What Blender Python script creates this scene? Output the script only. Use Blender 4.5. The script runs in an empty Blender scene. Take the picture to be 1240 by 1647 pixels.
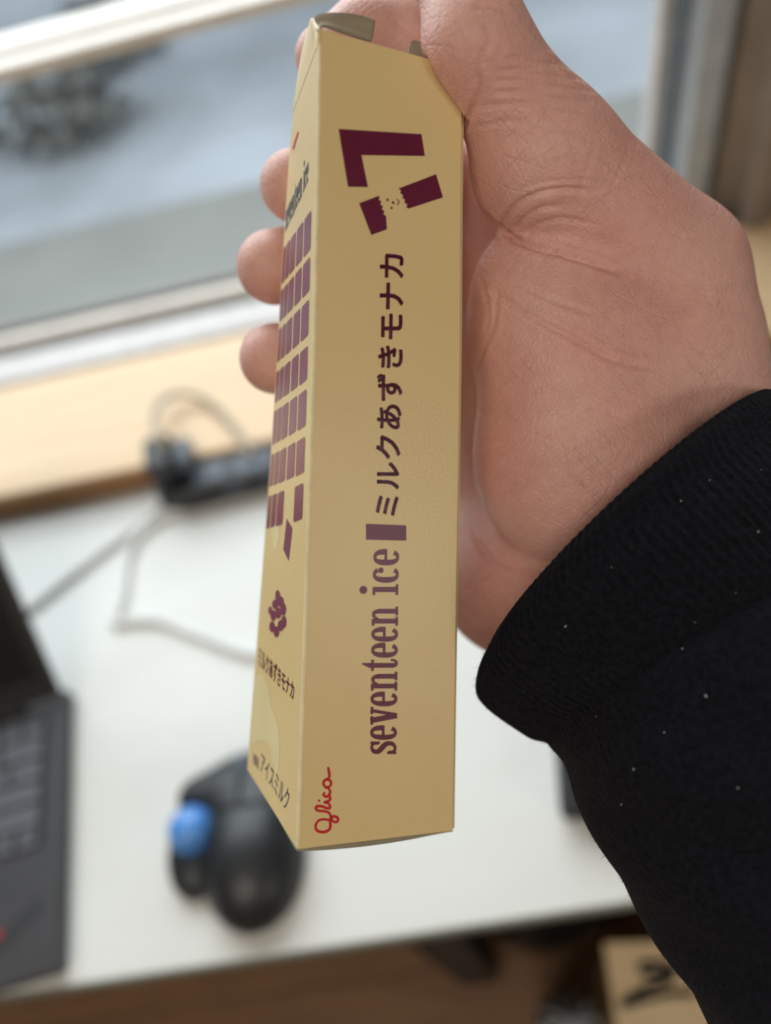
import bpy, bmesh, math, random
import numpy as np
from mathutils import Vector, Matrix

random.seed(7)
rng = np.random.default_rng(7)
SC = bpy.context.scene
COL = SC.collection
PI = math.pi

# ------------------------------------------------------------------ camera
FPX, CX, CY = 1190.0, 620.0, 823.5           # focal length and centre for a 1240 x 1647 frame
_d = np.array([280.0, 877.0, 1190.0]); _d /= np.linalg.norm(_d)
_x = np.array([1.0, -0.2, -0.088]); _x -= _d * (_x @ _d); _x /= np.linalg.norm(_x)
MW = np.stack([_x, np.cross(-_d, _x), -_d])   # world = MW @ lens axes (x right, y down, z forward)
CAM = np.array([0.0, 0.0, 0.55])              # 55 cm above the desk top (z = 0)

cam_data = bpy.data.cameras.new('camera')
cam_data.sensor_fit = 'VERTICAL'
cam_data.lens = 6.8
cam_data.sensor_height = 6.8 * 1647.0 / FPX
cam_data.sensor_width = cam_data.sensor_height * 1240.0 / 1647.0
cam_data.clip_start = 0.01
cam_data.clip_end = 100
cam_data.dof.use_dof = True
cam_data.dof.focus_distance = 0.144
cam_data.dof.aperture_fstop = 1.5
cam = bpy.data.objects.new('camera', cam_data)
COL.objects.link(cam)
_m = Matrix.Identity(4)
for i in range(3):
    _m[i][0] = MW[i, 0]; _m[i][1] = -MW[i, 1]; _m[i][2] = -MW[i, 2]; _m[i][3] = CAM[i]
cam.matrix_world = _m
SC.camera = cam

# ------------------------------------------------------------------ world, lights, exposure
world = bpy.data.worlds.new('overcast_sky'); SC.world = world
world.use_nodes = True
_bg = world.node_tree.nodes['Background']
_bg.inputs[0].default_value = (0.86, 0.92, 1.0, 1)
_bg.inputs[1].default_value = 1.0

def area(name, loc, target, sx, sy, power, color):
    l = bpy.data.lights.new(name, 'AREA'); l.shape = 'RECTANGLE'; l.size = sx; l.size_y = sy
    l.energy = power; l.color = color
    o = bpy.data.objects.new(name, l); COL.objects.link(o)
    o.location = loc
    o.rotation_euler = (Vector(target) - Vector(loc)).to_track_quat('-Z', 'Y').to_euler()
    return o

area('window_daylight', (-0.45, 1.55, 1.25), (-0.15, 0.25, 0.05), 2.2, 1.3, 40, (0.93, 0.965, 1.0))
area('side_sheen_light', (1.39, -1.30, 1.0), (0.0, 0.06, 0.45), 0.58, 0.30, 3.7, (1.0, 0.97, 0.92))  # added unseen source, placed to give the sheen on the carton front
area('overhead_fill', (-0.55, -1.1, 1.70), (-0.55, -1.1, 0), 1.2, 0.6, 16, (1.0, 0.92, 0.80))  # added warm fill for carton front and hand, no fixture known

SC.view_settings.view_transform = 'Standard'
SC.view_settings.look = 'None'
SC.view_settings.exposure = 0.3
SC.view_settings.gamma = 1.0
SC.view_settings.use_curve_mapping = False
SC.cycles.use_denoising = True
SC.cycles.max_bounces = 8; SC.cycles.diffuse_bounces = 4; SC.cycles.glossy_bounces = 4; SC.cycles.transparent_max_bounces = 8

# ------------------------------------------------------------------ helpers
def ray(px, py):
    return MW @ np.array([(px - CX) / FPX, (py - CY) / FPX, 1.0])
def onz(px, py, z=0.0):
    r = ray(px, py); return CAM + r * (z - CAM[2]) / r[2]
def lens(px, py, z):                          # lens axes, same unit as z
    return np.array([(px - CX) * z / FPX, (py - CY) * z / FPX, z])
def l2w(P):                                   # lens axes (m) -> world
    return np.asarray(P) @ MW.T + CAM

def link(name, mesh, mat=None, parent=None):
    o = bpy.data.objects.new(name, mesh); COL.objects.link(o)
    if mat is not None:
        mesh.materials.clear()
        for m in (mat if isinstance(mat, (list, tuple)) else [mat]): mesh.materials.append(m)
    if parent is not None: o.parent = parent
    return o
def tag(o, label=None, cat=None, group=None, kind=None):
    if label: o['label'] = label
    if cat: o['category'] = cat
    if group: o['group'] = group
    if kind: o['kind'] = kind
    return o
def empty(name, loc=(0, 0, 0), rz=0.0):
    o = bpy.data.objects.new(name, None); COL.objects.link(o)
    o.location = loc; o.rotation_euler = (0, 0, rz); o.empty_display_size = 0.02
    return o
def pydata(name, v, f, smooth=False):
    me = bpy.data.meshes.new(name)
    me.from_pydata([tuple(map(float, p)) for p in v], [], [tuple(map(int, q)) for q in f])
    me.validate(); me.update()
    if smooth: me.polygons.foreach_set('use_smooth', [True] * len(me.polygons))
    return me
def bm_mesh(name, bm, smooth=False):
    me = bpy.data.meshes.new(name); bm.to_mesh(me); bm.free()
    if smooth: me.polygons.foreach_set('use_smooth', [True] * len(me.polygons))
    return me
def box_bm(bm, x0, x1, y0, y1, z0, z1, bev=0.0, seg=2):
    r = bmesh.ops.create_cube(bm, size=1.0)
    vs = r['verts']
    for v in vs:
        v.co = Vector((x0 + (v.co.x + .5) * (x1 - x0), y0 + (v.co.y + .5) * (y1 - y0), z0 + (v.co.z + .5) * (z1 - z0)))
    if bev > 0:
        es = list({e for v in vs for e in v.link_edges})
        bmesh.ops.bevel(bm, geom=es, offset=bev, segments=seg, affect='EDGES', profile=0.6)
def box(name, x0, x1, y0, y1, z0, z1, mat, parent=None, bev=0.0, seg=2):
    bm = bmesh.new(); box_bm(bm, x0, x1, y0, y1, z0, z1, bev, seg)
    return link(name, bm_mesh(name, bm), mat, parent)
def catmull(pts, n):
    P = np.asarray(pts, float)
    Q = np.vstack([2 * P[0] - P[1], P, 2 * P[-1] - P[-2]])
    out = []
    for i in range(len(P) - 1):
        a, b, c, d = Q[i:i + 4]
        for t in np.linspace(0, 1, n, endpoint=False):
            out.append(0.5 * (2 * b + (c - a) * t + (2 * a - 5 * b + 4 * c - d) * t * t + (3 * b - a - 3 * c + d) * t ** 3))
    out.append(P[-1]); return np.array(out)
def tube(name, pts, r, mat, parent=None, n=8, seg=10):
    P = catmull(pts, n); rad = np.full(len(P), r) if np.isscalar(r) else np.interp(np.linspace(0, 1, len(P)), np.linspace(0, 1, len(r)), r)
    V, F = [], []
    up = np.array([0.13, 0.21, 0.97])
    for i, p in enumerate(P):
        t = P[min(i + 1, len(P) - 1)] - P[max(i - 1, 0)]; t /= np.linalg.norm(t) + 1e-12
        a = np.cross(t, up); a /= np.linalg.norm(a) + 1e-12; b = np.cross(t, a)
        for k in range(seg):
            th = 2 * PI * k / seg
            V.append(p + rad[i] * (a * math.cos(th) + b * math.sin(th)))
    for i in range(len(P) - 1):
        for k in range(seg):
            k2 = (k + 1) % seg
            F.append((i * seg + k, i * seg + k2, (i + 1) * seg + k2, (i + 1) * seg + k))
    F.append(tuple(range(seg))[::-1]); F.append(tuple((len(P) - 1) * seg + k for k in range(seg)))
    return link(name, pydata(name, V, F, True), mat, parent)

# ------------------------------------------------------------------ materials
def mat(name, col, rough=0.6, col2=None, nscale=30.0, bump=0.0, bscale=200.0, spec=0.5, metal=0.0, stretch=(1, 1, 1), coords='Object', sheen=0.0, detail=3.0, lo=0.35, hi=0.65):
    m = bpy.data.materials.new(name); m.use_nodes = True
    nt = m.node_tree; b = nt.nodes['Principled BSDF']
    b.inputs['Base Color'].default_value = (*col, 1); b.inputs['Roughness'].default_value = rough
    b.inputs['Specular IOR Level'].default_value = spec; b.inputs['Metallic'].default_value = metal
    if sheen: b.inputs['Sheen Weight'].default_value = sheen; b.inputs['Sheen Roughness'].default_value = 0.5
    tc = nt.nodes.new('ShaderNodeTexCoord'); mp = nt.nodes.new('ShaderNodeMapping')
    mp.inputs['Scale'].default_value = stretch
    nt.links.new(tc.outputs[coords], mp.inputs[0])
    if col2 is None: col2 = tuple(c * 0.88 for c in col)
    n = nt.nodes.new('ShaderNodeTexNoise'); n.inputs['Scale'].default_value = nscale; n.inputs['Detail'].default_value = detail
    nt.links.new(mp.outputs[0], n.inputs['Vector'])
    r = nt.nodes.new('ShaderNodeValToRGB'); r.color_ramp.elements[0].position = lo; r.color_ramp.elements[1].position = hi
    r.color_ramp.elements[0].color = (*col2, 1); r.color_ramp.elements[1].color = (*col, 1)
    nt.links.new(n.outputs['Fac'], r.inputs[0]); nt.links.new(r.outputs[0], b.inputs['Base Color'])
    if bump > 0:
        n2 = nt.nodes.new('ShaderNodeTexNoise'); n2.inputs['Scale'].default_value = bscale; n2.inputs['Detail'].default_value = 4
        nt.links.new(mp.outputs[0], n2.inputs['Vector'])
        bp = nt.nodes.new('ShaderNodeBump'); bp.inputs['Strength'].default_value = 1.0; bp.inputs['Distance'].default_value = bump
        nt.links.new(n2.outputs['Fac'], bp.inputs['Height']); nt.links.new(bp.outputs[0], b.inputs['Normal'])
    return m

M = {}
M['card'] = mat('cream_card', (0.80, 0.605, 0.292), 0.36, (0.785, 0.587, 0.278), 60, bump=0.00004, bscale=1500, spec=0.5)
M['card_in_and_shade'] = mat('grey_card_inside_and_shade', (0.33, 0.28, 0.19), 0.8, None, 300)  # unprinted inside; also paints the shade of the bottom lip
M['card_pale'] = mat('pale_cream_print', (0.86, 0.73, 0.39), 0.36, None, 60)
M['plum'] = mat('plum_ink', (0.140, 0.008, 0.038), 0.36, (0.125, 0.007, 0.033), 400, bump=0.00003, bscale=1500)
M['plum_sheen'] = mat('plum_ink_main_panel_sheen', (0.235, 0.05, 0.10), 0.32, (0.21, 0.042, 0.088), 400, bump=0.00003, bscale=1500)  # same plum ink, lightened to carry the grazing sheen of the main panel
M['red'] = mat('red_ink', (0.62, 0.012, 0.015), 0.40, None, 300)
M['navy'] = mat('navy_ink', (0.03, 0.055, 0.10), 0.40, None, 300)
M['desk'] = mat('white_laminate', (0.74, 0.735, 0.70), 0.42, (0.71, 0.70, 0.66), 6, stretch=(1, 3, 1), bump=0.00002, bscale=800)
M['desk_edge'] = mat('grey_green_edge_band', (0.22, 0.24, 0.20), 0.5, None, 40)
M['black_metal'] = mat('black_powder_coat', (0.012, 0.012, 0.013), 0.5, None, 80)
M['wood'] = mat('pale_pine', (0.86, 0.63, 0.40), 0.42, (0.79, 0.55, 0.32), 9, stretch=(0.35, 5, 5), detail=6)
M['wood_edge_shade'] = mat('pine_front_edge_shade', (0.40, 0.20, 0.075), 0.5, (0.33, 0.16, 0.06), 9, stretch=(0.4, 6, 6), detail=6)  # same pine as the board, with the shade of the front edge in its colour
M['floor'] = mat('brown_floor_board', (0.27, 0.145, 0.07), 0.5, (0.21, 0.11, 0.055), 10, stretch=(1, 8, 8), detail=6)
M['wall'] = mat('warm_wall', (0.36, 0.31, 0.25), 0.85, None, 12)
M['ceiling'] = mat('white_ceiling', (0.55, 0.51, 0.45), 0.9, None, 12)
M['frame_white'] = mat('white_aluminium', (0.60, 0.56, 0.54), 0.4, None, 50)
M['frame_cream'] = mat('cream_aluminium', (0.78, 0.70, 0.62), 0.4, None, 50)
M['frame_blue'] = mat('blue_grey_gasket', (0.20, 0.25, 0.31), 0.6, None, 50)
M['frame_dark'] = mat('dark_gasket', (0.07, 0.06, 0.06), 0.7, None, 50)
M['frame_grey'] = mat('grey_aluminium', (0.42, 0.44, 0.46), 0.45, None, 50)
M['curtain'] = mat('brown_curtain', (0.27, 0.215, 0.17), 0.9, (0.23, 0.18, 0.14), 30, sheen=0.2)
M['concrete'] = mat('pale_concrete', (0.27, 0.27, 0.25), 0.9, (0.235, 0.235, 0.22), 3)
M['ground'] = mat('blue_grey_gravel', (0.44, 0.47, 0.51), 0.9, (0.29, 0.305, 0.32), 1.6, detail=5)
M['leaf'] = mat('dark_grey_foliage', (0.26, 0.255, 0.24), 0.8, (0.15, 0.145, 0.13), 20)
M['cable'] = mat('white_cable', (0.86, 0.86, 0.84), 0.5, None, 60)
M['cable_beige'] = mat('beige_cable', (0.47, 0.40, 0.29), 0.5, None, 60)
M['black_plastic'] = mat('black_plastic', (0.014, 0.015, 0.018), 0.42, None, 60)
M['slate'] = mat('slate_grey_plastic', (0.10, 0.12, 0.15), 0.4, None, 90)
M['white_print'] = mat('grey_print', (0.35, 0.37, 0.40), 0.5, None, 60)
M['laptop'] = mat('graphite_laptop', (0.052, 0.050, 0.054), 0.5, None, 60)
M['laptop_well'] = mat('keyboard_well', (0.020, 0.020, 0.023), 0.6, None, 60)
M['key'] = mat('laptop_key', (0.12, 0.12, 0.14), 0.45, None, 60)
M['screen'] = mat('dark_screen', (0.010, 0.011, 0.010), 0.25, None, 10)
M['bezel'] = mat('black_bezel', (0.008, 0.007, 0.008), 0.5, None, 10)
M['mouse'] = mat('black_rubber_shell', (0.017, 0.018, 0.020), 0.42, None, 60, bump=0.00003, bscale=900)
M['mouse_grey'] = mat('dark_grey_button', (0.030, 0.031, 0.034), 0.42, None, 60)
M['ball'] = mat('blue_trackball', (0.10, 0.30, 0.72), 0.22, (0.07, 0.24, 0.62), 160, spec=0.6)
M['lint'] = mat('white_lint', (0.55, 0.55, 0.58), 0.9, None, 200)
M['hair'] = mat('dark_hair', (0.05, 0.03, 0.02), 0.6, None, 200)
M['nail'] = mat('finger_nail', (0.80, 0.55, 0.47), 0.3, None, 200)
M['tan'] = mat('tan_board', (0.88, 0.68, 0.42), 0.55, (0.80, 0.59, 0.34), 8, stretch=(1, 6, 6), detail=5)
M['stripe_a'] = mat('grey_cloth', (0.50, 0.52, 0.56), 0.9, None, 90)
M['stripe_b'] = mat('dark_cloth', (0.035, 0.04, 0.055), 0.9, None, 90)
M['case'] = mat('black_leather', (0.010, 0.010, 0.012), 0.55, None, 90, bump=0.0001, bscale=600)

def glass_material():
    m = bpy.data.materials.new('window_glass'); m.use_nodes = True
    nt = m.node_tree; nt.nodes.remove(nt.nodes['Principled BSDF'])
    out = nt.nodes['Material Output']
    tr = nt.nodes.new('ShaderNodeBsdfTransparent'); tr.inputs[0].default_value = (0.93, 0.96, 0.96, 1)
    gl = nt.nodes.new('ShaderNodeBsdfGlossy'); gl.inputs['Roughness'].default_value = 0.02
    fr = nt.nodes.new('ShaderNodeFresnel'); fr.inputs[0].default_value = 1.35
    mx = nt.nodes.new('ShaderNodeMixShader')
    geo = nt.nodes.new('ShaderNodeNewGeometry'); mu = nt.nodes.new('ShaderNodeMath'); mu.operation = 'MULTIPLY'   # one reflection per pane
    inv_ = nt.nodes.new('ShaderNodeMath'); inv_.operation = 'SUBTRACT'; inv_.inputs[0].default_value = 1.0
    nt.links.new(geo.outputs['Backfacing'], inv_.inputs[1]); nt.links.new(fr.outputs[0], mu.inputs[0]); nt.links.new(inv_.outputs[0], mu.inputs[1])
    nt.links.new(mu.outputs[0], mx.inputs[0]); nt.links.new(tr.outputs[0], mx.inputs[1]); nt.links.new(gl.outputs[0], mx.inputs[2])
    nt.links.new(mx.outputs[0], out.inputs[0])
    return m
M['glass'] = glass_material()

def skin_material():
    m = bpy.data.materials.new('skin'); m.use_nodes = True
    nt = m.node_tree; N = nt.nodes; Lk = nt.links.new
    b = N['Principled BSDF']
    tc = N.new('ShaderNodeTexCoord')
    def noise(sc, det=3, rough=0.5):
        n = N.new('ShaderNodeTexNoise'); n.inputs['Scale'].default_value = sc; n.inputs['Detail'].default_value = det
        n.inputs['Roughness'].default_value = rough
        Lk(tc.outputs['Object'], n.inputs['Vector']); return n
    big = noise(38, 3); fine = noise(420, 3)
    r1 = N.new('ShaderNodeValToRGB')
    r1.color_ramp.elements[0].position = 0.32; r1.color_ramp.elements[1].position = 0.68
    r1.color_ramp.elements[0].color = (0.69, 0.355, 0.30, 1); r1.color_ramp.elements[1].color = (0.73, 0.435, 0.365, 1)
    Lk(big.outputs['Fac'], r1.inputs[0])
    r2 = N.new('ShaderNodeValToRGB')
    r2.color_ramp.elements[0].position = 0.30; r2.color_ramp.elements[1].position = 0.70
    r2.color_ramp.elements[0].color = (0.95, 0.92, 0.91, 1); r2.color_ramp.elements[1].color = (1.03, 1.03, 1.03, 1)
    Lk(fine.outputs['Fac'], r2.inputs[0])
    mx = N.new('ShaderNodeMix'); mx.data_type = 'RGBA'; mx.blend_type = 'MULTIPLY'; mx.inputs['Factor'].default_value = 1
    Lk(r1.outputs[0], mx.inputs['A']); Lk(r2.outputs[0], mx.inputs['B'])
    Lk(mx.outputs['Result'], b.inputs['Base Color'])
    b.inputs['Roughness'].default_value = 0.48; b.inputs['Specular IOR Level'].default_value = 0.42
    b.inputs['Subsurface Weight'].default_value = 0.22
    b.inputs['Subsurface Radius'].default_value = (1.0, 0.35, 0.2); b.inputs['Subsurface Scale'].default_value = 0.0022
    # relief: fine cells of the skin, stretched furrows, soft undulation
    warp = noise(160, 2)
    add = N.new('ShaderNodeMix'); add.data_type = 'VECTOR'; add.inputs['Factor'].default_value = 0.004
    Lk(tc.outputs['Object'], add.inputs['A']); Lk(warp.outputs['Color'], add.inputs['B'])
    v = N.new('ShaderNodeTexVoronoi'); v.feature = 'DISTANCE_TO_EDGE'; v.inputs['Scale'].default_value = 850
    Lk(add.outputs['Result'], v.inputs['Vector'])
    vr = N.new('ShaderNodeMapRange'); vr.inputs['From Min'].default_value = 0.0; vr.inputs['From Max'].default_value = 0.25
    Lk(v.outputs['Distance'], vr.inputs['Value'])
    v2 = N.new('ShaderNodeTexVoronoi'); v2.feature = 'DISTANCE_TO_EDGE'; v2.inputs['Scale'].default_value = 190
    mp = N.new('ShaderNodeMapping'); mp.inputs['Scale'].default_value = (1.0, 0.55, 1.25); mp.inputs['Rotation'].default_value = (0.4, 0.3, 0.9)
    Lk(add.outputs['Result'], mp.inputs[0]); Lk(mp.outputs[0], v2.inputs['Vector'])
    vr2 = N.new('ShaderNodeMapRange'); vr2.inputs['From Min'].default_value = 0.0; vr2.inputs['From Max'].default_value = 0.10
    Lk(v2.outputs['Distance'], vr2.inputs['Value'])
    grain = noise(1500, 4, 0.6)
    def bump(h, dist, prev=None):
        q = N.new('ShaderNodeBump'); q.inputs['Strength'].default_value = 1; q.inputs['Distance'].default_value = dist
        Lk(h, q.inputs['Height'])
        if prev: Lk(prev.outputs[0], q.inputs['Normal'])
        return q
    b1 = bump(vr2.outputs['Result'], 0.000025); b2 = bump(vr.outputs['Result'], 0.00006, b1); b3 = bump(grain.outputs['Fac'], 0.00005, b2)
    # long fine furrows crossing the palm in a few directions
    prev = b3
    for dv, fr, amp, dist in (((-0.36, 0.93, 0.1), 210.0, 2.2, 0.00006), ((0.87, 0.48, 0.1), 170.0, 2.6, 0.00006), ((-0.75, 0.62, 0.2), 330.0, 2.4, 0.00006), ((0.55, 0.83, 0.0), 420.0, 2.0, 0.00005)):
        w = MW @ (np.array(dv) / np.linalg.norm(dv))
        dt = N.new('ShaderNodeVectorMath'); dt.operation = 'DOT_PRODUCT'; dt.inputs[1].default_value = tuple(w * fr); Lk(tc.outputs['Object'], dt.inputs[0])
        nz = noise(26 + fr * 0.1, 2)
        ma = N.new('ShaderNodeMath'); ma.operation = 'MULTIPLY_ADD'; ma.inputs[1].default_value = amp; Lk(nz.outputs['Fac'], ma.inputs[0]); Lk(dt.outputs['Value'], ma.inputs[2])
        pp = N.new('ShaderNodeMath'); pp.operation = 'PINGPONG'; pp.inputs[1].default_value = 0.5; Lk(ma.outputs[0], pp.inputs[0])
        mr = N.new('ShaderNodeMapRange'); mr.inputs['From Max'].default_value = 0.07; Lk(pp.outputs[0], mr.inputs['Value'])
        gate = noise(90, 1); gr = N.new('ShaderNodeMapRange'); gr.inputs['From Min'].default_value = 0.42; gr.inputs['From Max'].default_value = 0.56; Lk(gate.outputs['Fac'], gr.inputs['Value'])
        mxh = N.new('ShaderNodeMath'); mxh.operation = 'MAXIMUM'; Lk(mr.outputs['Result'], mxh.inputs[0]); Lk(gr.outputs['Result'], mxh.inputs[1])
        prev = bump(mxh.outputs[0], dist, prev)
    Lk(prev.outputs[0], b.inputs['Normal'])
    return m
M['skin'] = skin_material()

def knit_material():
    m = bpy.data.materials.new('black_knit'); m.use_nodes = True
    nt = m.node_tree; N = nt.nodes; Lk = nt.links.new
    b = N['Principled BSDF']; tc = N.new('ShaderNodeTexCoord')
    n = N.new('ShaderNodeTexNoise'); n.inputs['Scale'].default_value = 900; n.inputs['Detail'].default_value = 4; n.inputs['Roughness'].default_value = 0.7
    Lk(tc.outputs['Object'], n.inputs['Vector'])
    r = N.new('ShaderNodeValToRGB'); r.color_ramp.elements[0].position = 0.35; r.color_ramp.elements[1].position = 0.75
    r.color_ramp.elements[0].color = (0.0035, 0.0035, 0.0055, 1); r.color_ramp.elements[1].color = (0.012, 0.0115, 0.017, 1)
    Lk(n.outputs['Fac'], r.inputs[0]); Lk(r.outputs[0], b.inputs['Base Color'])
    b.inputs['Roughness'].default_value = 0.95; b.inputs['Specular IOR Level'].default_value = 0.1
    b.inputs['Sheen Weight'].default_value = 0.025; b.inputs['Sheen Roughness'].default_value = 0.6
    n2 = N.new('ShaderNodeTexNoise'); n2.inputs['Scale'].default_value = 1300; n2.inputs['Detail'].default_value = 3
    Lk(tc.outputs['Object'], n2.inputs['Vector'])
    q = N.new('ShaderNodeBump'); q.inputs['Distance'].default_value = 0.0005; Lk(n2.outputs['Fac'], q.inputs['Height'])
    Lk(q.outputs[0], b.inputs['Normal'])
    return m
M['knit'] = knit_material()

# ------------------------------------------------------------------ room shell
RX0, RX1, RY0, WY, RZ0, RZ1 = -2.3, 1.45, -2.6, 0.78, -0.72, 1.75
def planked_floor():
    base = box('floor', RX0, RX1, RY0, 0.86, RZ0 - 0.06, RZ0 - 0.004, M['floor'])
    tag(base, 'dark brown wooden floor under the desk', kind='structure')
    # boards around the visible patch are separate pieces
    bm = bmesh.new(); box_bm(bm, 0, 1.2, 0.001, 0.119, 0, 0.004, 0.0006, 1)
    me = bm_mesh('floor_board', bm)
    for j in range(-2, 5):
        for i in range(-2, 2):
            o = link('floor_board', me, M['floor'], base)
            o.location = (i * 1.2 + (0.45 if j % 2 else 0.0), j * 0.12, RZ0 - 0.004)
planked_floor()
tag(box('ceiling', RX0, RX1, RY0, 0.86, RZ1, RZ1 + 0.05, M['ceiling']), 'plain white ceiling of the room', kind='structure')
tag(box('wall_back', RX0, RX1, RY0 - 0.05, RY0, RZ0, RZ1, M['wall']), 'plain wall behind the photographer', kind='structure')
tag(box('wall_left', RX0 - 0.05, RX0, RY0, 0.86, RZ0, RZ1, M['wall']), 'plain wall at the laptop side', kind='structure')
def right_wall():
    bm = bmesh.new()                            # with an opening added behind the sheen light, out of view
    box_bm(bm, RX1, RX1 + 0.05, -1.0, 0.86, RZ0, RZ1); box_bm(bm, RX1, RX1 + 0.05, RY0, -1.84, RZ0, RZ1)
    box_bm(bm, RX1, RX1 + 0.05, -1.84, -1.0, RZ0, 0.72); box_bm(bm, RX1, RX1 + 0.05, -1.84, -1.0, 1.14, RZ1)
    tag(link('wall_right', bm_mesh('wall_right', bm), M['wall']), 'plain wall beside the curtain', kind='structure')
right_wall()
def front_wall():
    bm = bmesh.new()
    box_bm(bm, RX0, RX1, 0.70, 0.86, RZ0, 0.0)                   # below the window
    box_bm(bm, RX0, -1.55, 0.70, 0.86, 0.0, RZ1)                 # beside it
    box_bm(bm, 0.335, RX1, 0.74, 0.86, 0.0, RZ1)
    box_bm(bm, -1.55, 0.335, 0.70, 0.86, 1.30, RZ1)              # above it
    tag(link('wall_front', bm_mesh('wall_front', bm), M['wall']), 'wall holding the wide window above the sill', kind='structure')
front_wall()

# wooden sill
sill = empty('trim_1', (0, 0.6, 0)); tag(sill, 'pale pine window sill board above the desk', kind='structure')
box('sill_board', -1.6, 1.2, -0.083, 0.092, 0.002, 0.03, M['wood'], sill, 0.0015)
box('sill_edge', -1.6, 1.2, -0.086, -0.0832, 0.001, 0.0285, M['wood_edge_shade'], sill, 0.0006)

# window
win = empty('window_1', (0, WY, 0.03)); tag(win, 'wide window with white aluminium frame', kind='structure')
def wbox(name, x0, x1, y0, y1, z0, z1, m, bev=0.001): return box(name, x0, x1, y0 - WY, y1 - WY, z0 - 0.03, z1 - 0.03, m, win, bev)
XL, XR = -1.54, 0.285
wbox('sill_rail', XL, 0.33, 0.693, 0.742, 0.012, 0.034, M['frame_white'], 0.003)
wbox('track_gap', XL, XR, 0.742, 0.760, 0.005, 0.026, M['frame_blue'])
wbox('bottom_rail', XL, XR, 0.760, 0.776, 0.010, 0.042, M['frame_cream'], 0.002)
wbox('pane_gasket', XL, XR, 0.776, 0.788, 0.010, 0.045, M['frame_dark'])
wbox('transom_rail', XL, XR, 0.735, 0.7605, 0.3145, 0.3264, M['frame_cream'], 0.0025)
wbox('transom_gasket', XL, XR, 0.7605, 0.768, 0.3145, 0.3225, M['frame_dark'], 0.0005)
wbox('transom_rail', XL, XR, 0.768, 0.812, 0.3145, 0.3297, M['frame_cream'], 0.0025)
wbox('jamb_rail', XR, XR + 0.010, 0.762, 0.79, 0.03, 1.3, M['frame_white'], 0.002)
wbox('jamb_gasket', XR + 0.010, XR + 0.022, 0.750, 0.79, 0.03, 1.3, M['frame_blue'])
wbox('jamb_casing', XR + 0.022, XR + 0.05, 0.715, 0.79, 0.03, 1.3, M['frame_grey'], 0.003)
wbox('jamb_rail', XL - 0.01, XL, 0.75, 0.79, 0.012, 1.3, M['frame_white'], 0.002)
wbox('head_rail', XL, 0.33, 0.70, 0.79, 1.27, 1.3, M['frame_white'], 0.002)
wbox('pane', XL + 0.001, XR - 0.001, 0.781, 0.784, 0.0455, 0.3143, M['glass'], 0)
wbox('pane', XL + 0.001, XR - 0.001, 0.781, 0.784, 0.3299, 1.269, M['glass'], 0)

# outside
tag(box('ground', -14, 14, 2.05, 22, -0.62, -0.52, M['ground']), 'blue grey ground seen through the window', kind='structure')
tag(box('path', -14, 14, 0.865, 2.049, -0.62, -0.50, M['concrete']), 'pale concrete strip along the house outside', kind='structure')
def shrub(px, py, r, label):
    g = onz(px, py, -0.52)
    o = empty('shrub', (g[0], g[1], -0.52)); tag(o, label, 'shrub', 'dark shrubs outside the window')
    V, F = [], []
    for i in range(260):
        d = rng.normal(size=3); d /= np.linalg.norm(d); d[2] = abs(d[2])
        c = d * r * rng.uniform(0.45, 1.0) * np.array([1.15, 1, 1.1]); c[2] += 0.02
        a = rng.normal(size=3); a /= np.linalg.norm(a); b = np.cross(a, d); b /= np.linalg.norm(b) + 1e-9
        s = r * rng.uniform(0.10, 0.2); k = len(V)
        V += [c - a * s, c + b * s * 0.5, c + a * s, c - b * s * 0.5]; F.append((k, k + 1, k + 2, k + 3))
    f = link('foliage', pydata('foliage', V, F), M['leaf'], o); f['kind'] = 'stuff'
    for i in range(5):
        d = np.array([rng.uniform(-.6, .6), rng.uniform(-.6, .6), 1.0])
        tube('stem', [(0, 0, 0), d * r * 0.4, d * r * 0.8], r * 0.03, M['leaf'], o, 3, 5)
shrub(-45, 240, 0.13, 'dark shrub at the far left edge of the window view')
shrub(118, 215, 0.24, 'large dark shrub outside below the transom rail')
shrub(190, 95, 0.22, 'small dark shrub outside just under the transom rail')

# curtain beside the window
def curtain():
    V, F = [], []; nx, nz = 90, 10
    for j in range(nz + 1):
        z = 0.034 + (1.55 - 0.034) * j / nz
        for i in range(nx + 1):
            s = i / nx; x = 0.342 + 0.42 * s
            y = 0.688 + 0.024 * math.cos(2 * PI * (s * 5.2 + 0.06)) + 0.006 * math.sin(17 * s + z)
            V.append((x + 0.008 * math.sin(2 * PI * s * 10), y, z))
    for j in range(nz):
        for i in range(nx):
            a = j * (nx + 1) + i; F.append((a, a + 1, a + nx + 2, a + nx + 1))
    me = pydata('curtain', V, F, True); o = link('curtain', me, M['curtain'])
    s = o.modifiers.new('thick', 'SOLIDIFY'); s.thickness = 0.002
    tag(o, 'brown curtain gathered beside the window jamb', 'curtain')
curtain()

# ------------------------------------------------------------------ desk and what stands on it
desk = empty('desk', (0, 0.29, RZ0)); tag(desk, 'white topped desk standing against the window sill', 'desk')
def dbox(n, x0, x1, y0, y1, z0, z1, m, bev=0.0): return box(n, x0, x1, y0 - 0.29, y1 - 0.29, z0 - RZ0, z1 - RZ0, m, desk, bev)
dbox('tabletop', -0.95, 0.95, 0.0745, 0.513, -0.022, 0.0, M['desk'], 0.001)
dbox('edge_band', -0.95, 0.95, 0.0725, 0.0744, -0.0225, -0.0006, M['desk_edge'], 0.0004)
dbox('frame_rail', -0.9, 0.9, 0.10, 0.14, -0.06, -0.0225, M['black_metal'], 0.002)
dbox('frame_rail', -0.9, 0.9, 0.45, 0.49, -0.06, -0.0225, M['black_metal'], 0.002)
for lx in (-0.90, 0.86):
    for ly in (0.095, 0.45): dbox('leg', lx, lx + 0.04, ly, ly + 0.04, RZ0, -0.0225, M['black_metal'], 0.002)
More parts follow.
